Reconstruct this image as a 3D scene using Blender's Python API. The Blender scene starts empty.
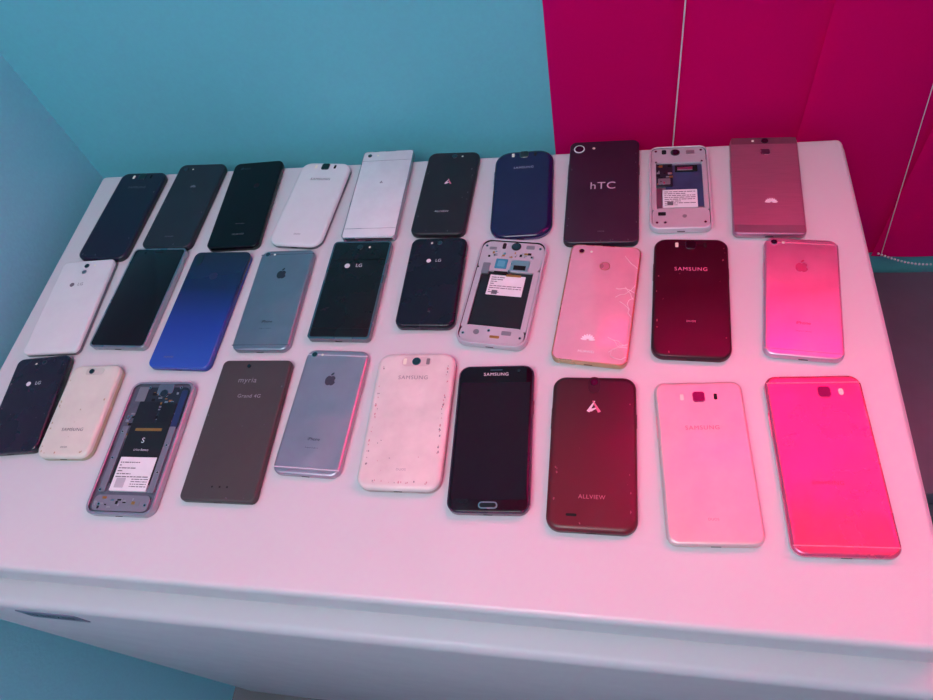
import bpy, bmesh, math, random
from mathutils import Matrix, Vector
random.seed(3)
scene=bpy.context.scene
scene.view_settings.view_transform='Standard'
scene.view_settings.exposure=-0.13
TOP=0.86
# ---------------------------------------------------------------- helpers
def lin(c):
    o=[]
    for v in c:
        v/=255.0
        o.append(v/12.92 if v<=.04045 else ((v+.055)/1.055)**2.4)
    return (o[0],o[1],o[2],1)
MC={}
def mat(col,rough=.4,metal=0.0,coat=0.0,bump=0.0,scale=60,var=0.04,spec=.5,grad=None,stretch=None):
    key=(tuple(col),rough,metal,coat,bump,scale,var,spec,str(grad),str(stretch))
    if key in MC: return MC[key]
    m=bpy.data.materials.new('mat_%d'%len(MC)); m.use_nodes=True
    nt=m.node_tree; b=nt.nodes['Principled BSDF']
    tc=nt.nodes.new('ShaderNodeTexCoord')
    nz=nt.nodes.new('ShaderNodeTexNoise'); nz.inputs['Scale'].default_value=scale; nz.inputs['Detail'].default_value=3
    if stretch:
        mp=nt.nodes.new('ShaderNodeMapping'); mp.inputs['Scale'].default_value=stretch; mp.inputs['Rotation'].default_value=(0,0,.5)
        nt.links.new(tc.outputs['Object'],mp.inputs['Vector']); nt.links.new(mp.outputs[0],nz.inputs['Vector'])
    else: nt.links.new(tc.outputs['Object'],nz.inputs['Vector'])
    base=lin(col)
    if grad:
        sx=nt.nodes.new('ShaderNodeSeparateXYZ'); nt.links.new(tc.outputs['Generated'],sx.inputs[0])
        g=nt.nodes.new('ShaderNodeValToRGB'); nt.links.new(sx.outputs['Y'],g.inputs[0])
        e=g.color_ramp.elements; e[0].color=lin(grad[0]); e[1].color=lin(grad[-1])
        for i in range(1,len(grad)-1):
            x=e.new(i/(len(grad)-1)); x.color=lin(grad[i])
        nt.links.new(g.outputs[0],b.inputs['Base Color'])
    else:
        rp=nt.nodes.new('ShaderNodeValToRGB'); nt.links.new(nz.outputs['Fac'],rp.inputs[0])
        e=rp.color_ramp.elements; e[0].position=.3; e[1].position=.7
        e[0].color=tuple(max(0,x*(1-var)) for x in base[:3])+(1,); e[1].color=tuple(min(1,x*(1+var)) for x in base[:3])+(1,)
        nt.links.new(rp.outputs[0],b.inputs['Base Color'])
    n2=nt.nodes.new('ShaderNodeTexNoise'); n2.inputs['Scale'].default_value=30; n2.inputs['Detail'].default_value=4
    nt.links.new(tc.outputs['Object'],n2.inputs['Vector'])
    mr=nt.nodes.new('ShaderNodeMapRange'); mr.inputs['From Min'].default_value=.35; mr.inputs['From Max'].default_value=.7
    mr.inputs['To Min'].default_value=rough*.93; mr.inputs['To Max'].default_value=min(1,rough*1.25)
    nt.links.new(n2.outputs['Fac'],mr.inputs['Value']); nt.links.new(mr.outputs[0],b.inputs['Roughness'])
    b.inputs['Metallic'].default_value=metal
    b.inputs['Coat Weight'].default_value=coat; b.inputs['Coat Roughness'].default_value=.06
    b.inputs['Specular IOR Level'].default_value=spec
    if bump:
        bp=nt.nodes.new('ShaderNodeBump'); bp.inputs['Strength'].default_value=bump; bp.inputs['Distance'].default_value=.002
        nt.links.new(nz.outputs['Fac'],bp.inputs['Height']); nt.links.new(bp.outputs[0],b.inputs['Normal'])
    MC[key]=m; return m
def newobj(name,bm,mats,parent=None,smooth=False):
    me=bpy.data.meshes.new(name); bmesh.ops.recalc_face_normals(bm,faces=bm.faces[:])
    bm.to_mesh(me); bm.free()
    for m in mats: me.materials.append(m)
    if smooth:
        for p in me.polygons: p.use_smooth=True
        try: me.set_sharp_from_angle(angle=math.radians(38))
        except Exception: pass
    o=bpy.data.objects.new(name,me); scene.collection.objects.link(o)
    if parent: o.parent=parent
    return o
def rr(w,h,r,seg=8,cx=0,cy=0):
    r=max(1e-5,min(r,w/2-1e-5,h/2-1e-5)); pts=[]
    for (sx,sy,a0) in ((1,1,0),(-1,1,90),(-1,-1,180),(1,-1,270)):
        for i in range(seg+1):
            a=math.radians(a0+90*i/seg)
            pts.append((cx+sx*(w/2-r)+r*math.cos(a),cy+sy*(h/2-r)+r*math.sin(a)))
    return pts
def slab_rings(bm,w,h,r,rings,cx=0,cy=0,seg=8):
    prev=None
    for ins,z,mi in rings:
        vs=[bm.verts.new((x,y,z)) for x,y in rr(w-2*ins,h-2*ins,max(r-ins,.0002),seg,cx,cy)]
        if prev is None: 
            f=bm.faces.new(vs[::-1]); f.material_index=mi
        else:
            n=len(vs)
            for i in range(n):
                f=bm.faces.new((prev[i],prev[(i+1)%n],vs[(i+1)%n],vs[i])); f.material_index=mi
        prev=vs; last=mi
    f=bm.faces.new(prev); f.material_index=last
def box(bm,x0,x1,y0,y1,z0,z1,mi=0):
    v=[bm.verts.new(p) for p in ((x0,y0,z0),(x1,y0,z0),(x1,y1,z0),(x0,y1,z0),(x0,y0,z1),(x1,y0,z1),(x1,y1,z1),(x0,y1,z1))]
    for q in ((3,2,1,0),(4,5,6,7),(0,1,5,4),(1,2,6,5),(2,3,7,6),(3,0,4,7)):
        f=bm.faces.new([v[i] for i in q]); f.material_index=mi
def disc(bm,r,z0,z1,cx=0,cy=0,n=32,mi=0,ins=0.0001):
    a=[];b=[]
    for i in range(n):
        t=2*math.pi*i/n
        a.append(bm.verts.new((cx+r*math.cos(t),cy+r*math.sin(t),z0))); b.append(bm.verts.new((cx+(r-ins)*math.cos(t),cy+(r-ins)*math.sin(t),z1)))
    for i in range(n):
        f=bm.faces.new((a[i],a[(i+1)%n],b[(i+1)%n],b[i])); f.material_index=mi
    f=bm.faces.new(b); f.material_index=mi
def polyslab(bm,pts,z0,z1,mi=0):
    a=[bm.verts.new((x,y,z0)) for x,y in pts]; b=[bm.verts.new((x,y,z1)) for x,y in pts]
    n=len(pts)
    for i in range(n):
        f=bm.faces.new((a[i],a[(i+1)%n],b[(i+1)%n],b[i])); f.material_index=mi
    f=bm.faces.new(b); f.material_index=mi
def rod(bm,a,b,r,n=8):
    a=Vector(a);b=Vector(b);d=(b-a); q=d.to_track_quat('Z','Y')
    ra=[bm.verts.new(a+q@Vector((r*math.cos(2*math.pi*i/n),r*math.sin(2*math.pi*i/n),0))) for i in range(n)]
    rb=[bm.verts.new(b+q@Vector((r*math.cos(2*math.pi*i/n),r*math.sin(2*math.pi*i/n),0))) for i in range(n)]
    for i in range(n): bm.faces.new((ra[i],ra[(i+1)%n],rb[(i+1)%n],rb[i]))
    bm.faces.new(ra[::-1]); bm.faces.new(rb)
# ---------------------------------------------------------------- phone builder
W_TXT=mat((225,220,225),.5); G_TXT=mat((120,120,128),.4,.3); D_TXT=mat((110,105,112),.5); K=mat((10,10,12),.15,coat=.5)
LENS=mat((6,8,16),.08,coat=1.0); RING=mat((120,120,128),.25,1.0); RINGD=mat((35,35,40),.3,.6); FLASH=mat((240,235,215),.3); SILV=mat((190,192,198),.25,1.0)
HOLE=mat((8,8,9),.8); COP=mat((190,140,80),.35,.8)
def text_mesh(txt,size,m,parent,x,y,z,ls=1.0,name='logo_text',wx=1.0):
    cu=bpy.data.curves.new('tmp','FONT'); cu.body=txt; cu.size=size; cu.align_x='CENTER'; cu.align_y='CENTER'; cu.space_character=ls
    to=bpy.data.objects.new('tmp',cu); scene.collection.objects.link(to)
    dg=bpy.context.evaluated_depsgraph_get(); dg.update()
    me=bpy.data.meshes.new_from_object(to.evaluated_get(dg))
    bpy.data.objects.remove(to); bpy.data.curves.remove(cu)
    me.materials.clear(); me.materials.append(m)
    o=bpy.data.objects.new(name,me); scene.collection.objects.link(o); o.parent=parent; o.location=(x,y,z); o.scale=(wx,1,1)
    return o
def phone(spec):
    n,x,y,w,h,ang=spec['g']; t=spec.get('t',.0082)
    e=bpy.data.objects.new('smartphone',None); e.empty_display_size=.02; scene.collection.objects.link(e)
    e.location=(x,y,TOP); e.rotation_euler=(0,0,math.radians(ang))
    r=spec.get('r',.009); ex=spec.get('ex',.0012); ez=spec.get('ez',.001); fr=spec.get('fr',.55); rec=spec.get('rec',0)
    F=spec['F']; B=spec['B']; bm=bmesh.new()
    rings=[(.0012,0,0),(.0003,.0008,0),(0,.002,0),(0,max(.0022,t*fr),0)]
    lip=spec.get('lip',0)
    zt=t-ez
    if rec:
        rings+=[(0,t-.0006,0),(.0006,t,0),(lip-.0003,t,0),(lip,t-.0003,0),(lip+.0002,t-rec,1),(lip+.0005,t-rec,1)]
    elif lip:
        rings+=[(0,t-.0004,0),(.0004,t,0),(lip,t,0),(lip+.0002,t-.0003,1),(lip+.0005,t-.0001,1)]
    else:
        rings+=[(.0001,max(zt,t*fr+.0002),1)]
        for i in range(1,7):
            a=math.radians(15*i); rings.append((.0001+ex*(1-math.cos(a)),zt+ez*math.sin(a),1))
    slab_rings(bm,w,h,r,rings)
    newobj('body',bm,[F,B],e,True)
    bm=bmesh.new(); box(bm,w/2-.0003,w/2+.0004,h*.16,h*.25,t*.35,t*.35+.0018); box(bm,-w/2-.0004,-w/2+.0003,h*.14,h*.28,t*.35,t*.35+.0018)
    newobj('side_buttons',bm,[F],e)
    bm=bmesh.new(); slab_rings(bm,.008,.001,.0005,[(0,-.0012,0),(0,.0012,0)],seg=3)
    bmesh.ops.rotate(bm,verts=bm.verts[:],matrix=Matrix.Rotation(math.radians(90),3,'X')); 
    bmesh.ops.translate(bm,verts=bm.verts[:],vec=(0,-h/2+.001,t*.4)); newobj('charging_port',bm,[HOLE],e)
    z=t-rec
    k=0
    for d in spec['D']:
        k+=1; zz=z+.00006*k; kind=d[0]; u=d[1]*w if kind!='t' else d[2]*w
        if rec: zz=z+.00002*k
        if kind=='cam':
            v=d[2]*h; rad=d[3]*.001; rg=d[4] if len(d)>4 else RING; dz=d[5] if len(d)>5 else 0
            bm=bmesh.new(); disc(bm,rad,z-.0005,zz+.0005+dz,u,v,mi=0,ins=.0003); disc(bm,rad*.8,z,zz+.00056+dz,u,v,mi=1); disc(bm,rad*.35,z,zz+.0006+dz,u,v,n=16,mi=2)  # small bluish inner disc is a painted glint on the lens
            newobj('camera_lens',bm,[rg,LENS,mat((25,30,60),.05,coat=1)],e)
        elif kind=='c':
            v=d[2]*h; bm=bmesh.new(); dz=d[6] if len(d)>6 else 0; disc(bm,d[3]*.001,z-.0003,zz+dz,u,v); newobj(d[5] if len(d)>5 else 'detail_dot',bm,[d[4]],e)
        elif kind=='r':
            _,_,v,rw,rh,cr,m_=d[:7]; dz=d[7] if len(d)>7 else 0
            bm=bmesh.new(); slab_rings(bm,rw*.001,rh*.001,cr*.001,[(0,z-.0006,0),(0,zz+dz-.0001,0),(min(.0001,dz+.00002),zz+dz,0)],u,v*h,4)
            newobj(d[8] if len(d)>8 else 'panel',bm,[m_],e)
        elif kind=='t':
            text_mesh(d[1],d[4]*.001,d[5],e,u,d[3]*h,zz+(d[7] if len(d)>7 else 0),d[6] if len(d)>6 else 1.0)
        elif kind=='comp':
            _,_,v,rw,rh,nn,seed,dz=d; rnd=random.Random(seed); bm=bmesh.new()
            for i in range(nn):
                px=u+rnd.uniform(-.5,.5)*rw*.001; py=v*h+rnd.uniform(-.5,.5)*rh*.001; a=rnd.uniform(.0004,.0022); b=rnd.uniform(.0004,.0016)
                box(bm,px-a,px+a,py-b,py+b,z,zz+dz+rnd.uniform(.00005,.0004),rnd.randrange(4))
            newobj('circuit_parts',bm,[COP,SILV,HOLE,mat((170,172,178),.4,.5)],e)
        elif kind=='screws':
            _,_,pts,dz=d[:4]; bm=bmesh.new()
            for (su,sv) in pts: disc(bm,.0016,z,zz+dz,su*w,sv*h,n=16,mi=1); disc(bm,.0010,z,zz+dz+.0001,su*w,sv*h,n=12,mi=0)
            newobj('screws',bm,[HOLE,SILV],e)
        elif kind=='apple':
            s=d[3]*.001; v=d[2]*h; pts=[]
            for i in range(48):
                a=2*math.pi*i/48; c,sn=math.cos(a),math.sin(a)
                rad=s*.5*(1+.06*abs(math.sin(2*a)))
                px=rad*c*.95; py=rad*sn*.98
                if sn>0 and abs(c)<.35: py-=s*.09*(1-abs(c)/.35)
                if sn<0 and abs(c)<.3: py+=s*.07*(1-abs(c)/.3)
                q=math.hypot(px-s*.62,py-s*.06)
                if q<s*.26:
                    dx,dy=(px-s*.62)/q,(py-s*.06)/q; px,py=s*.62+dx*s*.26 , s*.06+dy*s*.26
                    if px>s*.5: px=s*.62-s*.26
                pts.append((u+px,v+py))
            bm=bmesh.new(); polyslab(bm,pts,z-.0001,zz)
            leaf=[]
            for i in range(12):
                a=2*math.pi*i/12; lx=s*.19*math.cos(a); ly=s*.085*math.sin(a)*(1 if abs(math.cos(a))<.9 else .6)
                q=math.radians(50); leaf.append((u+s*.07+lx*math.cos(q)-ly*math.sin(q),v+s*.66+lx*math.sin(q)+ly*math.cos(q)))
            polyslab(bm,leaf,z-.0001,zz); newobj('fruit_logo',bm,[d[4]],e)
        elif kind=='flower':
            s=d[3]*.001; v=d[2]*h; bm=bmesh.new()
            for i in range(8):
                a=math.radians(12+i*22.3); pts=[]
                for j in range(10):
                    b=2*math.pi*j/10; lx=s*.3*math.cos(b)+s*.42; ly=s*.085*math.sin(b)*(1+.5*math.cos(b))
                    pts.append((u+lx*math.cos(a)-ly*math.sin(a),v+lx*math.sin(a)+ly*math.cos(a)))
                polyslab(bm,pts,z-.0001,zz)
            newobj('petal_logo',bm,[d[4]],e)
        elif kind=='star':
            s=d[3]*.001; v=d[2]*h; bm=bmesh.new()
            for q,ln,ox,oy,mi in ((62,.95,-.16,0,0),(118,1.0,.16,.0,1),(25,.5,-.02,-.22,0)):
                a=math.radians(q); ca,sa=math.cos(a),math.sin(a); L_=s*.5*ln; T_=s*.11
                polyslab(bm,[(u+ox*s+px*ca-py*sa,v+oy*s+px*sa+py*ca) for px,py in ((-L_,-T_),(L_,-T_*.3),(L_,T_*.3),(-L_,T_))],z-.0001,zz+.00001*q/60,mi)
            newobj('brand_logo',bm,[d[4],d[5] if len(d)>5 else d[4]],e)
        elif kind=='crack':
            bm=bmesh.new(); rnd=random.Random(5)
            for c in range(10):
                px=w*.5-.002; py=(d[2]+rnd.uniform(-.4,.4))*h; a=math.radians(rnd.uniform(120,250)); 
                for i in range(5):
                    L_=rnd.uniform(.002,.006); nx=px+L_*math.cos(a); ny=py+L_*math.sin(a)
                    if abs(nx)>w/2-.003 or abs(ny)>h/2-.004: break
                    tw=.00018; sx,sy=-math.sin(a)*tw,math.cos(a)*tw
                    polyslab(bm,[(px-sx,py-sy),(nx-sx,ny-sy),(nx+sx,ny+sy),(px+sx,py+sy)],z-.0001,zz); px,py=nx,ny; a+=rnd.uniform(-.8,.8)
            newobj('glass_cracks',bm,[d[3]],e)
        elif kind=='scuff':
            bm=bmesh.new(); rnd=random.Random(d[4]); ei=lip if lip else ex
            for c in range(d[3]):
                side=rnd.choice((-1,1)); rd=rnd.uniform(.0003,.0009)
                if rnd.random()<.6: px=side*(w/2-ei-rnd.uniform(.0004,.0025)); py=rnd.uniform(-.42,.42)*h
                elif rnd.random()<.5: px=rnd.uniform(-.4,.4)*w; py=-(h/2-ei-rnd.uniform(.0004,.0025))
                else: px=rnd.uniform(-.4,.4)*w; py=rnd.uniform(-.4,.2)*h; rd*=.5
                L_=[(px+rd*rnd.uniform(.5,1.2)*math.cos(a*.785),py+rd*rnd.uniform(.6,2.2)*math.sin(a*.785)) for a in range(8)]
                polyslab(bm,L_,z-.0001,zz+.0000002*c)
            newobj('scuffs',bm,[d[5]],e)
        elif kind=='lines':
            _,_,v,lw,lh,nl,m_,dz=d; bm=bmesh.new(); rnd=random.Random(nl+int(lw*10))
            for i in range(nl):
                yy=v*h+lh*.001*(.5-(i+.5)/nl); x0=-lw*.0005
                while x0<lw*.0005-.001:
                    L_=rnd.uniform(.001,.006); x1=min(x0+L_,lw*.0005)
                    box(bm,u+x0,u+x1,yy-lh*.001/nl*.16,yy+lh*.001/nl*.16,zz+dz-.0001,zz+dz); x0=x1+.0008
                    if rnd.random()<.12: break
            newobj('label_print',bm,[m_],e)
    return e
def gl(c,**k): return mat(c,k.pop('rough',.13),k.pop('metal',0),k.pop('coat',.0),**k)
def iph(g,B,line,tc): 
    return dict(g=g,t=.0072,r=.0095,ex=.0028,ez=.0025,fr=.3,F=B,B=B,D=[
        ('r',0,.452,66.0,.9,.1,line),('r',0,-.452,66.0,.9,.1,line),('cam',-.365,.452,3.4,SILV),('c',-.24,.452,1.4,FLASH),
        ('apple',0,.235,11.5,tc),('t','iPhone',0,-.235,4.6,tc),('t','Designed in California',0,-.30,1.5,tc)])
SL=mat((165,168,175),.28,1.0); SLD=mat((120,122,130),.3,.9); WH=mat((225,225,228),.3,coat=.3,var=.02); BLK=mat((14,14,20),.3,coat=.2); GOLD=mat((200,165,130),.28,.9)
def sams(tc,v1=.37,v2=None,s=5.2,cam=.44,txt='SAMSUNG',v2t='DUOS'):
    D=[('r',0,cam,10.5,10.5,2.5,RING,.0006,'camera_frame'),('r',0,cam,9.3,9.3,2.2,K,.0007,'camera_frame'),('c',0,cam,3.2,LENS,'camera_lens')]
    D+=[('r',-.19,cam,3.2,6.0,1.0,FLASH,0,'flash'),('r',.19,cam,3.0,6,1,HOLE,0,'speaker_slot')]
    D+=[('t',txt,0,v1,s,tc,1.18)]
    if v2: D+=[('t',v2t,0,v2,3.0,tc,1.1)]
    return D
SC1=mat((205,150,155),.6); SCD=mat((140,130,136),.5); SCG=mat((190,170,140),.5); NK=mat((95,90,100),.5); NR=mat((150,70,90),.5)
ph=[
dict(g=(1,-0.6196,0.5591,0.0686,0.1480,-1.8),r=.011,ex=.004,ez=.0025,F=BLK,B=gl((20,18,42),rough=.3),D=sams(G_TXT,.31)+[('scuff',0,0,12,2,NK)]),
dict(g=(2,-0.5354,0.5718,0.0679,0.1433,-1.8),r=.009,ex=.003,ez=.002,F=mat((50,55,62),.3,.8),B=mat((38,44,54),.38,.2),D=[('cam',-.33,.43,3.0),('c',-.18,.43,1.3,FLASH),('flower',0,.2,6,G_TXT),('t','HUAWEI',0,-.38,3,G_TXT),('scuff',0,0,8,72,NK)]),
dict(g=(3,-0.4495,0.5695,0.0675,0.1443,2.2),r=.008,ex=.002,ez=.0015,F=BLK,B=gl((9,8,14),spec=.3),D=[('r',-.24,.42,14,3.5,1.5,K),('c',.1,.20,4,RINGD),('cam',-.30,.42,2.3),('t','Dual camera',.02,-.24,2.3,G_TXT),('t','HUAWEI',.05,-.36,4,G_TXT)]),
dict(g=(4,-0.3621,0.5664,0.0678,0.1357,-5.0),r=.014,ex=.0045,ez=.003,F=SLD,B=WH,D=sams(mat((100,100,110),.4),.28,-.38)),
dict(g=(5,-0.2776,0.5777,0.0656,0.1425,-0.1),r=.005,ex=.001,ez=.0008,F=SL,B=gl((225,225,230),rough=.2),lip=.0012,D=[('cam',-.36,.445,2.8),('c',-.2,.445,1.2,FLASH),('r',0,.38,62,.4,.1,SL),('r',0,-.40,62,.4,.1,SL),('star',0,.12,4,G_TXT)]),
dict(g=(6,-0.1944,0.5749,0.0641,0.1321,-1.9),r=.010,ex=.004,ez=.0028,F=BLK,B=mat((32,28,36),.42,spec=.4),D=[('cam',.02,.435,3.4),('c',.17,.435,1.3,FLASH),('star',0,.12,9,mat((235,205,215),.5),mat((220,110,140),.5)),('t','ALLVIEW',0,-.24,3.8,W_TXT,1.1),('scuff',0,0,12,12,NK)]),
dict(g=(7,-0.1043,0.5702,0.0690,0.1345,2.1),r=.019,ex=.006,ez=.0035,F=mat((120,125,160),.25,.9),B=gl((28,22,70),rough=.15),D=sams(mat((170,170,200),.4),.28,s=4.6)),
dict(g=(8,-0.0146,0.5684,0.0790,0.1554,-0.8),r=.008,ex=.002,ez=.002,F=mat((40,20,38),.4),B=mat((46,26,46),.42,coat=.1),D=[('cam',-.36,.415,6.4,mat((240,235,240),.35)),('c',-.15,.42,1.8,FLASH),('t','hTC',0,.03,15,mat((205,190,205),.4),1.1),('t','DESIRE',0,-.40,2.4,G_TXT),('scuff',0,0,14,22,NK)]),
dict(g=(10,0.1555,0.5675,0.0695,0.1410,-2.9),r=.006,ex=.002,ez=.0015,F=mat((190,160,170),.3,.9),B=mat((188,132,160),.36,.7,stretch=(1,14,1),var=.06),D=[('r',0,.455,67,10,1,mat((140,90,112),.3,.5)),('cam',.02,.455,4.0,RINGD),('c',-.16,.455,1.6,FLASH),('r',.02,.335,10,9,2,SILV,0,'fingerprint_sensor'),('r',.02,.335,8.8,7.8,1.8,mat((120,80,105),.3,.7),.00004),('flower',.05,-.2,9,mat((245,225,235),.4)),('r',0,-.455,67,10,1,mat((160,110,135),.3,.5))]),
dict(g=(11,-0.6300,0.4154,0.0715,0.1350,3.3),r=.007,ex=.003,ez=.0022,F=SLD,B=WH,D=[('cam',0,.43,3.4,RING),('r',0,.36,6,6,2.9,SL,.0004),('c',.15,.43,1.4,FLASH),('c',-.13,.22,3.0,D_TXT),('t','LG',.03,.22,6,D_TXT)]),
dict(g=(12,-0.5416,0.4276,0.0715,0.1420,-0.8),r=.006,F=SL,B=gl((18,15,22),rough=.12,spec=.3),lip=.0022,D=[('r',0,.46,12,1.2,.6,RINGD,0,'earpiece'),('c',-.28,.46,1.4,LENS)]),
dict(g=(13,-0.4557,0.4112,0.0736,0.1600,-1.0),r=.008,ex=.002,ez=.0018,F=mat((50,70,150),.3,.8),B=mat((30,50,150),.16,coat=.3,grad=((45,85,185),(32,58,155),(18,26,80),(20,22,50))),D=[('r',-.36,.42,7,16,3.4,K,.0003,'camera_frame'),('c',-.36,.45,2.6,LENS,'camera_lens'),('c',-.36,.395,2.2,LENS,'camera_lens'),('c',0,.27,5.2,mat((30,35,75),.3)),('t','HUAWEI',-.2,-.42,3.0,G_TXT)]),
iph((14,-0.3700,0.4234,0.0665,0.1375,0.9),mat((148,155,166),.33,.85),mat((95,102,115),.4),mat((40,44,55),.3)),
dict(g=(15,-0.2823,0.4352,0.0698,0.1330,-0.6),r=.005,F=mat((130,132,140),.25,1),B=gl((20,20,24),rough=.25,bump=.15,scale=900,spec=.3),lip=.0024,D=[('cam',-.02,.43,3.6),('c',.14,.43,1.3,FLASH),('c',-.16,.23,3.2,W_TXT),('t','LG',.04,.23,6.4,W_TXT),('r',0,.30,63,.3,.1,RINGD),('r',0,-.40,63,.3,.1,RINGD)]),
dict(g=(16,-0.1918,0.4435,0.0638,0.1190,-0.4),r=.009,ex=.0035,ez=.0028,t=.0095,F=mat((55,35,62),.3),B=gl((24,16,34),rough=.25,spec=.35),D=[('cam',.02,.43,3.0),('c',-.12,.43,1.3,FLASH),('c',-.12,.22,2.6,W_TXT),('t','LG',.05,.22,5.4,W_TXT),('t','4G',.05,-.35,2.4,G_TXT)]),
dict(g=(18,-0.0170,0.4149,0.0722,0.1437,-6.2),r=.008,F=GOLD,B=gl((230,160,180),rough=.1,coat=.6),lip=.0013,D=[('cam',-.34,.435,3.2,GOLD),('c',-.2,.435,1.4,FLASH),('c',.02,.31,5.5,GOLD),('c',.02,.31,4.9,mat((225,150,168),.25,.5)),('flower',-.05,-.33,10,mat((250,240,245),.4)),('t','HUAWEI',-.05,-.42,4.0,mat((250,240,245),.4)),('crack',0,-.05,mat((255,220,230),.3))]),
dict(g=(19,0.0722,0.4216,0.0721,0.1432,-2.6),r=.012,ex=.003,ez=.002,F=mat((100,24,50),.3,.7),B=mat((60,8,28),.32,.3),D=sams(mat((255,130,180),.4),.22,-.22,s=6.2)+[('r',0,.44,24,.3,.1,RINGD),('scuff',0,0,12,32,NR)]),
iph((20,0.1731,0.4214,0.0680,0.1399,-5.9),mat((225,185,205),.36,.85),mat((240,140,175),.4),mat((200,60,110),.3)),
dict(g=(21,-0.6206,0.2845,0.0661,0.1169,6.4),r=.008,ex=.003,ez=.0025,t=.0095,F=BLK,B=gl((28,22,42),rough=.25),D=[('cam',.05,.43,3.0),('c',-.1,.42,1.3,FLASH),('c',-.1,.2,2.8,W_TXT),('t','LG',.08,.2,5.8,W_TXT),('scuff',0,0,10,42,NK)]),
dict(g=(22,-0.5502,0.2778,0.0612,0.1090,2.5),r=.011,ex=.004,ez=.003,t=.0105,F=mat((190,178,150),.3,.8),B=mat((222,218,206),.35,coat=.3,var=.05,scale=45),D=[('cam',-.06,.42,3.3),('r',.12,.42,3,5,1,FLASH),('r',.0,.42,22,9,4,mat((205,200,190),.4)),('cam',-.06,.42,3.3),('t','SAMSUNG',.03,-.22,5.2,D_TXT,1.1),('t','DUOS',.0,-.40,2.8,D_TXT),('scuff',0,0,16,4,SCG)]),
dict(g=(24,-0.3641,0.2651,0.0781,0.1540,0.9),r=.006,ex=.0025,ez=.002,F=mat((60,55,55),.35,.4),B=mat((72,65,66),.45,.1),D=[('cam',-.1,.45,2.4,RINGD),('t','myria',-.06,.34,8.5,mat((150,145,153),.4),1.1),('t','Grand 4G',.03,.22,5.8,mat((165,161,169),.4),1.1),('c',-.1,-.41,1.0,HOLE),('c',0,-.41,1.0,HOLE),('c',.1,-.41,1.0,HOLE),('scuff',0,0,10,52,NK)]),
iph((25,-0.2803,0.2869,0.0681,0.1375,-1.5),mat((188,174,186),.36,.85),mat((225,220,230),.4),mat((65,60,75),.3)),
dict(g=(26,-0.1910,0.2794,0.0790,0.1430,1.0),r=.013,ex=.005,ez=.003,t=.0105,F=mat((185,162,158),.4,var=.35),B=mat((226,214,211),.35,coat=.2,var=.08,scale=45),D=[('r',0,.43,30,11,5,mat((215,195,195),.4)),('cam',-.0,.43,4.6),('r',-.15,.43,3.5,7,1,FLASH),('r',.15,.43,3.5,7,1,mat((130,120,125),.5)),('t','SAMSUNG',-.01,.30,6,mat((150,138,148),.4),1.15),('t','DUOS',.02,-.37,3.2,mat((165,155,165),.4),1.1),('scuff',0,0,44,7,SC1),('scuff',0,0,30,9,SCD)]),
dict(g=(27,-0.1087,0.2649,0.0725,0.1469,2.2),r=.010,F=mat((120,80,100),.25,1),B=gl((26,9,22),rough=.08,spec=.25),lip=.0013,D=[('r',0,-.02,66,116,.5,gl((34,10,28),rough=.08,spec=.25),0,'display'),('t','SAMSUNG',0,.435,4.8,W_TXT,1.15),('r',0,.468,12,1.2,.6,RING,0,'earpiece'),('c',.3,.46,1.6,LENS),('r',0,-.452,17,6.4,3.1,SILV,.0003,'home_button'),('r',0,-.452,14.6,4.2,2.1,mat((25,12,20),.2),.0004,'home_button_face')]),  # purple reflection on the black glass is put into its base colour
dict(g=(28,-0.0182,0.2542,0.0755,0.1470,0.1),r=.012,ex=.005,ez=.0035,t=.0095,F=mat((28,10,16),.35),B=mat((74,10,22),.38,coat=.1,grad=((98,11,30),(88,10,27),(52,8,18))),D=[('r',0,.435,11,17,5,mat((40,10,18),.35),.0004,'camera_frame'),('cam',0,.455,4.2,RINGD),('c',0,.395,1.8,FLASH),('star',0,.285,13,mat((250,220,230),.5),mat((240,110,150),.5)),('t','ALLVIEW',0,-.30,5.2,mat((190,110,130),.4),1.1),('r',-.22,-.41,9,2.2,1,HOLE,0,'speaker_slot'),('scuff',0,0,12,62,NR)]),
dict(g=(29,0.0762,0.2503,0.0752,0.1481,2.9),r=.009,ex=.003,ez=.002,F=mat((225,190,185),.3,.9),B=mat((226,200,200),.36,.4),D=sams(mat((205,125,150),.4),.19,-.36,s=5.6,cam=.395)),
dict(g=(30,0.1717,0.2533,0.0785,0.1590,2.1),r=.010,ex=.003,ez=.0022,F=mat((230,190,205),.28,1),B=mat((232,100,138),.24,.65,coat=.2,bump=1.0,scale=11,stretch=(2.2,1,1)),D=[('r',.10,.395,11,11,3,RING,.0005,'camera_frame'),('r',.10,.395,9.6,9.6,2.5,K,.0006,'camera_frame'),('c',.10,.395,3.2,LENS,'camera_lens'),('r',.27,.395,4,6.5,2,FLASH,0,'flash'),('t','SAMSUNG',-.05,-.13,4.8,mat((200,60,100),.4),1.15),('r',0,.452,76,.7,.2,mat((245,150,175),.4)),('r',0,-.452,76,.7,.2,mat((245,150,175),.4))]),
]
PLT=mat((200,196,202),.4,.3); PCB=mat((24,38,52),.5,var=.25,scale=300); LAB=mat((235,235,238),.6); GRY=mat((150,150,156),.35,.6)
PRT=mat((100,100,108),.6); STL=mat((150,155,165),.3,.9)
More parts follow.
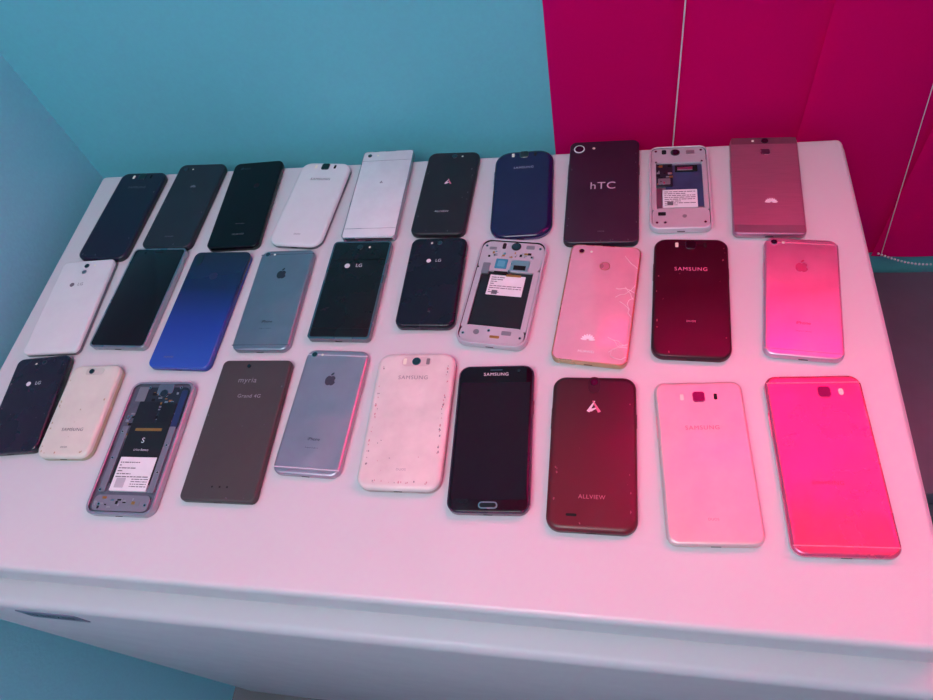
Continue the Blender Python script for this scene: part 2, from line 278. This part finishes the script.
ph+=[
dict(g=(9,0.0675,0.5690,0.0640,0.1230,-0.6),t=.0085,r=.010,rec=.0028,lip=.0022,F=mat((222,212,220),.35,.3),B=STL,D=[
  ('r',0,.385,58,23,7,PLT,.0019,'chassis_plate'),('cam',-.05,.42,5.4,mat((90,85,90),.3,.8),.0018),('r',-.24,.43,5,7,1.5,HOLE,.0021),('r',.2,.42,9,6,1,GRY,.0021),
  ('r',-.42,.02,5,74,1,PLT,.0019,'chassis_plate'),('r',.42,.02,5,74,1,PLT,.0019,'chassis_plate'),
  ('r',.10,.02,42,62,1,mat((62,84,122),.35,.4,var=.15),.0001,'battery_bay'),('r',-.25,.14,18,34,1,mat((28,30,44),.35),.0016,'circuit_board'),('comp',-.25,.14,15,30,26,4,.0016),
  ('r',.12,.22,24,9,.8,HOLE,.0014,'card_slot'),('r',.10,.215,16,5,.5,SILV,.0016,'card_slot'),('r',-.25,.06,13,9,1,GRY,.0019,'card_slot'),
  ('r',.0,-.14,36,26,.5,LAB,.0005,'label'),('lines',.0,-.14,32,22,8,PRT,.0007),('r',-.16,-.20,6,5,.2,PRT,.0007),
  ('r',0,-.375,58,27,7,PLT,.0019,'chassis_plate'),('r',-.3,-.33,8,5,1,HOLE,.0021,'speaker_slot'),('c',.06,-.36,2.4,GRY,'speaker_ring',.0021),
  ('screws',0,[(-.38,.44),(.38,.44),(-.38,-.43),(.38,-.43),(.38,.3),(-.38,.3),(-.25,-.43)],.0021)]),
dict(g=(17,-0.1141,0.4300,0.0733,0.1360,-6.7),t=.009,r=.012,rec=.003,lip=.0024,F=mat((205,195,203),.35,.4),B=BLK,D=[
  ('r',0,.325,68,40,10,PLT,.0020,'chassis_plate'),('cam',.04,.43,5.6,RINGD,.0019),('r',-.14,.43,4,8,1.5,HOLE,.0023,'flash'),('r',.25,.43,9,5,1,GRY,.0023),('r',-.3,.40,8,4,1,GRY,.0023),
  ('r',-.42,-.08,6,76,1,PLT,.0020,'chassis_plate'),('r',.42,-.08,6,76,1,PLT,.0020,'chassis_plate'),
  ('r',-.12,.25,13,13,1,mat((50,140,165),.35),.0023,'sim_slot'),('r',-.12,.25,8,8,1,mat((90,170,190),.35),.0024,'sim_slot'),('r',.16,.24,20,15,1,SILV,.0023,'card_slot'),('r',.16,.22,13,6,.5,HOLE,.0025,'card_slot'),('r',-.10,.16,14,4,.4,HOLE,.0024),('r',-.33,.2,8,14,1,GRY,.0023),('comp',.0,.34,50,8,22,8,.0020),
  ('r',.0,-.09,54,64,2,mat((20,18,26),.35),.0002,'battery_bay'),('r',.02,.05,38,26,.5,LAB,.0006,'label'),('lines',.02,.05,34,22,8,PRT,.0008),('r',-.12,-.02,6,5,.2,PRT,.0008),
  ('r',.1,.145,16,2.5,.3,COP,.0012,'contacts'),
  ('r',.0,-.41,66,19,8,PLT,.0020,'chassis_plate'),('c',-.22,-.40,3.2,GRY,'speaker_ring',.0022),('r',.05,-.43,10,3,1,COP,.0023),('r',.2,-.39,10,5,1,GRY,.0022),
  ('screws',0,[(-.4,.42),(.4,.42),(-.25,.33),(.3,.33),(-.4,-.42),(.4,-.42),(-.05,-.38),(.02,.18)],.0023)]),
dict(g=(23,-0.4622,0.2414,0.0730,0.1443,1.4),t=.0088,r=.010,rec=.0026,lip=.0026,F=mat((170,170,180),.3,.7),B=mat((110,112,125),.35,.5,var=.15,scale=120),D=[
  ('r',.08,.285,52,50,6,PCB,.0012,'circuit_board'),('comp',.08,.28,46,44,70,11,.0012),('r',-.30,.40,11,17,1,GRY,.0015,'shield_plate'),('r',.05,.445,18,11,2,STL,.0016),('cam',.05,.405,4.8,RING,.0016),('r',.37,.28,7,44,2,mat((35,50,95),.4),.0014,'flex_cable'),
  ('r',-.12,.25,24,26,1,mat((20,22,30),.35),.0017,'shield_plate'),('r',.2,.23,17,28,1,mat((14,16,22),.35),.0018,'shield_plate'),('comp',-.36,.15,8,30,18,13,.0006),
  ('r',.02,-.06,44,66,1.5,mat((22,22,28),.4),.0020,'battery'),('r',.03,-.215,40,35,.5,LAB,.0022,'label'),('lines',.03,-.185,36,18,6,PRT,.0023),('r',-.12,-.28,10,10,.5,mat((190,190,198),.6),.0023),('lines',.16,-.28,18,10,4,PRT,.0023),('t','Li-Ion Battery',.02,-.04,3.0,W_TXT,1,.0023),('t','S',.0,.03,8,W_TXT,1,.0023),('r',.02,.115,30,3,.3,COP,.0022,'contacts'),
  ('r',-.36,-.1,7,70,1,mat((140,140,152),.4,.5),.0012,'chassis_plate'),('r',.37,-.1,7,70,1,mat((140,140,152),.4,.5),.0012,'chassis_plate'),
  ('r',0,-.42,60,16,5,mat((150,148,158),.35,.5),.0014,'chassis_plate'),('comp',-.05,-.42,50,10,18,17,.0014),('r',.2,-.42,12,5,1,GRY,.0017),
  ('screws',0,[(-.38,-.33),(-.38,.1),(-.38,-.1),(.38,-.2),(.38,.0),(-.32,-.43),(.36,-.43),(.3,.45),(-.2,.45)],.0017)]),
]
for s in ph: phone(s)
# ---------------------------------------------------------------- chest freezer
fz=bpy.data.objects.new('chest_freezer',None); scene.collection.objects.link(fz); fz.location=(0,0,0)
ENAMEL=mat((214,213,217),.33,coat=.2,var=.02,scale=5); ENB=mat((206,205,211),.4,var=.015,scale=5); GASK=mat((110,110,120),.6); DK=mat((45,45,52),.5)
X0,X1,Y0,Y1=-.692,.243,.112,.640; YC=.088
bm=bmesh.new(); w=X1-X0; h=Y1-Y0; cx=(X0+X1)/2; cy=(Y0+Y1)/2
R_=[(.002,TOP-.042,0),(0,TOP-.040,0),(0,TOP-.008,0)]
for i in range(1,7):
    a=math.radians(15*i); R_.append((.006*(1-math.cos(a)),TOP-.008+.008*math.sin(a),0))
slab_rings(bm,w,h,.008,R_,cx,cy,8); newobj('lid',bm,[ENAMEL],fz,True)
bm=bmesh.new(); slab_rings(bm,w-.03,h-.02,.01,[(0,TOP-.052,0),(0,TOP-.041,0)],cx,cy,4); newobj('lid_gasket',bm,[GASK],fz,True)
hc=Y1-YC; cyc=(Y1+YC)/2
bm=bmesh.new(); R_=[(.002,.035,0),(0,.04,0),(0,TOP-.060,0)]
for i in range(1,6):
    a=math.radians(18*i); R_.append((.008*(1-math.cos(a)),TOP-.060+.010*math.sin(a),0))
slab_rings(bm,w+.012,hc,.012,R_,cx,cyc,6); newobj('cabinet',bm,[ENB],fz,True)
bm=bmesh.new(); slab_rings(bm,w-.05,hc-.05,.01,[(0,.0,0),(0,.036,0)],cx,cyc,4); newobj('plinth',bm,[DK],fz)
bm=bmesh.new(); box(bm,X1-.0005,X1+.003,Y0+.02,Y1-.005,TOP-.03,TOP-.012); box(bm,X0-.003,X0+.0005,Y0+.02,Y1-.005,TOP-.03,TOP-.012); newobj('lid_side_trim',bm,[ENAMEL],fz)
bm=bmesh.new(); slab_rings(bm,.070,.030,.002,[(0,0,0),(0,.001,0),(.0006,.0014,0)],seg=4); b=newobj('badge',bm,[mat((150,145,165),.35,.6)],fz); b.location=(-.562,YC-.0055,TOP-.084); b.location=(-.562,YC+.0005,TOP-.084); b.rotation_euler=(math.radians(90),0,0)
tb=text_mesh('FREEZER',.015,DK,fz,-.562,YC-.0012,TOP-.084,1.05); tb.rotation_euler=(math.radians(90),0,0)
bm=bmesh.new()
for hx in (-.55,.1): box(bm,hx-.02,hx+.02,Y1-.001,Y1+.008,TOP-.14,TOP-.03)
newobj('hinges',bm,[GASK],fz)
# ---------------------------------------------------------------- grey cabinet beside the freezer
cb=bpy.data.objects.new('storage_cabinet',None); scene.collection.objects.link(cb); cb.location=(0,0,0)
CG=mat((88,92,104),.45,var=.05); CG2=mat((62,68,80),.45)
a0,a1,b0,b1,ht=.27,.82,.335,.65,TOP-.255
bm=bmesh.new(); slab_rings(bm,a1-a0,b1-b0,.008,[(0,0.0,0),(0,ht-.03,0)],(a0+a1)/2,(b0+b1)/2,4); newobj('carcass',bm,[CG2],cb)
bm=bmesh.new(); slab_rings(bm,a1-a0+.01,b1-b0+.006,.010,[(.001,ht-.0299,0),(0,ht-.027,0),(0,ht-.004,0),(.001,ht-.0012,0),(.004,ht,0)],(a0+a1)/2,(b0+b1)/2,5); newobj('top_panel',bm,[CG],cb,True)
bm=bmesh.new()
for q in (0,1):
    xa=a0+.006+q*(a1-a0)/2; box(bm,xa,xa+(a1-a0)/2-.012,b0-.014,b0+.001,.04,ht-.04)
    hx=xa+((a1-a0)/2-.04 if q==0 else .02); box(bm,hx,hx+.01,b0-.034,b0-.013,ht-.22,ht-.10)
newobj('doors',bm,[CG],cb)
# ---------------------------------------------------------------- room
XL,YB,XR,YF,H=-.742,.684,2.0,-1.9,2.6
TEAL=mat((112,202,216),.5,bump=.12,scale=220,var=.02); TEAL_LIT=mat((150,232,246),.5,bump=.12,scale=220,var=.02); CEIL=mat((235,235,235),.8); FLR=mat((112,112,118),.4,var=.1,scale=8)  # second teal is paler: brighter light on the left wall put into its colour
def bx(name,a,m):
    bm=bmesh.new(); box(bm,*a); return newobj(name,bm,[m])
bx('wall_left',(XL-.1,XL,YF,YB+.1,0,H),TEAL_LIT)
WZ0,WZ1,WX0,WX1=TOP+.45,2.35,-.02,1.25
bm=bmesh.new()
box(bm,XL,WX0,YB,YB+.1,0,H); box(bm,WX1,XR,YB,YB+.1,0,H); box(bm,WX0,WX1,YB,YB+.1,0,WZ0); box(bm,WX0,WX1,YB,YB+.1,WZ1,H); newobj('wall_back',bm,[TEAL])
bx('trim_1',(-.195,-.064,YB-.006,YB+.001,0,H),TEAL)
bx('wall_right',(XR,XR+.1,YF,YB+.1,0,H),TEAL_LIT); bx('wall_front',(XL-.1,XR+.1,YF-.1,YF,0,H),TEAL_LIT)
bx('floor',(XL-.1,XR+.1,YF-.1,YB+.1,-.1,0),FLR); bx('ceiling',(XL-.1,XR+.1,YF-.1,YB+.1,H,H+.1),CEIL)
bm=bmesh.new()
for a in ((WX0,WX0+.04,WZ0,WZ1),(WX1-.04,WX1,WZ0,WZ1),(WX0,WX1,WZ0,WZ0+.04),(WX0,WX1,WZ1-.04,WZ1),((WX0+WX1)/2-.02,(WX0+WX1)/2+.02,WZ0,WZ1)):
    box(bm,a[0],a[1],YB+.04,YB+.08,a[2],a[3])
newobj('window_1',bm,[mat((230,230,230),.4)])
bl=bpy.data.objects.new('vertical_blinds',None); scene.collection.objects.link(bl)
m=bpy.data.materials.new('blind_fabric'); m.use_nodes=True; nt=m.node_tree; nt.nodes.clear()
out=nt.nodes.new('ShaderNodeOutputMaterial'); mx=nt.nodes.new('ShaderNodeMixShader'); di=nt.nodes.new('ShaderNodeBsdfDiffuse'); tr=nt.nodes.new('ShaderNodeBsdfTranslucent')
tc=nt.nodes.new('ShaderNodeTexCoord'); wv=nt.nodes.new('ShaderNodeTexNoise'); wv.inputs['Scale'].default_value=350; rp=nt.nodes.new('ShaderNodeValToRGB')
nt.links.new(tc.outputs['Object'],wv.inputs['Vector']); nt.links.new(wv.outputs['Fac'],rp.inputs[0])
rp.color_ramp.elements[0].color=lin((246,5,112)); rp.color_ramp.elements[1].color=lin((255,8,126))
nt.links.new(rp.outputs[0],di.inputs['Color']); tr.inputs['Color'].default_value=lin((255,24,122)); mx.inputs[0].default_value=.36
nt.links.new(di.outputs[0],mx.inputs[1]); nt.links.new(tr.outputs[0],mx.inputs[2]); nt.links.new(mx.outputs[0],out.inputs[0])
bw=.139; xs=-.074; ZB=TOP-.240; i=0
while xs<1.3:
    bm=bmesh.new(); rows=[]
    for zz in (ZB,2.4):
        for j in range(9):
            s=j/8; xx=xs+s*(bw+.006); yy=YB-.012-.006*math.sin(math.pi*s)+.0035*(2*s-1)
            rows.append(bm.verts.new((xx,yy,zz)))
    for j in range(8): bm.faces.new((rows[j],rows[j+1],rows[j+10],rows[j+9]))
    newobj('slat_%d'%(i+1),bm,[m],bl,True); xs+=bw; i+=1
bm=bmesh.new(); box(bm,-.1,1.35,YB-.03,YB-.001,2.4,2.44); newobj('headrail',bm,[mat((230,230,230),.4)],bl)
CH=mat((235,215,225),.4)
bm=bmesh.new()
rod(bm,(.067,YB-.0215,ZB),(.057,YB-.0215,2.4),.0008)  # pale rod stands in for light leaking between two slats
rod(bm,(.352,YB-.0215,ZB+.01),(.150,YB-.0215,2.4),.0005)
newobj('light_leak_and_cord',bm,[CH],bl)
bm=bmesh.new()
for k in range(3,9):
    xa=-.069+k*bw
    for q in range(30):
        s=q/29; p=Vector((xa+bw*s,YB-.0215,ZB+.012-.025*math.sin(math.pi*s)))
        if xa+bw*s>1.3: continue
        bmesh.ops.create_uvsphere(bm,u_segments=8,v_segments=6,radius=.0016,matrix=Matrix.Translation(p))
newobj('bead_chain',bm,[CH],bl,True)
# ---------------------------------------------------------------- lights
def area(name,loc,target,sx,sy,en,col):
    l=bpy.data.lights.new(name,'AREA'); l.shape='RECTANGLE'; l.size=sx; l.size_y=sy; l.energy=en; l.color=col
    o=bpy.data.objects.new(name,l); scene.collection.objects.link(o); o.location=loc
    o.rotation_euler=(Vector(target)-Vector(loc)).to_track_quat('-Z','Y').to_euler(); return o
area('window_daylight',((WX0+WX1)/2,YB+.35,1.85),((WX0+WX1)/2,YB,1.85),1.6,1.3,178,(1,.95,.97))
area('fill_light',(-.34,-.7,2.5),(-.42,-.2,0),.9,.9,20.5,(.90,.98,1))  # added soft fill from overhead, not an actual fixture
wd=bpy.data.worlds.new('world'); scene.world=wd; wd.use_nodes=True; wd.node_tree.nodes['Background'].inputs[0].default_value=(.6,.8,1,1); wd.node_tree.nodes['Background'].inputs[1].default_value=1.0
# ---------------------------------------------------------------- camera
R=((0.977886,0.007522,-0.209003),(0.117226,-0.847321,0.517982),(-0.173196,-0.531028,-0.829465))
cam=bpy.data.cameras.new('camera'); co=bpy.data.objects.new('camera',cam); scene.collection.objects.link(co)
M=Matrix(((R[0][0],-R[0][1],-R[0][2],0),(R[1][0],-R[1][1],-R[1][2],0),(R[2][0],-R[2][1],-R[2][2],TOP+.5785),(0,0,0,1)))
co.matrix_world=M; cam.sensor_width=36; cam.lens=693.9*36/933; cam.clip_start=.02
scene.camera=co
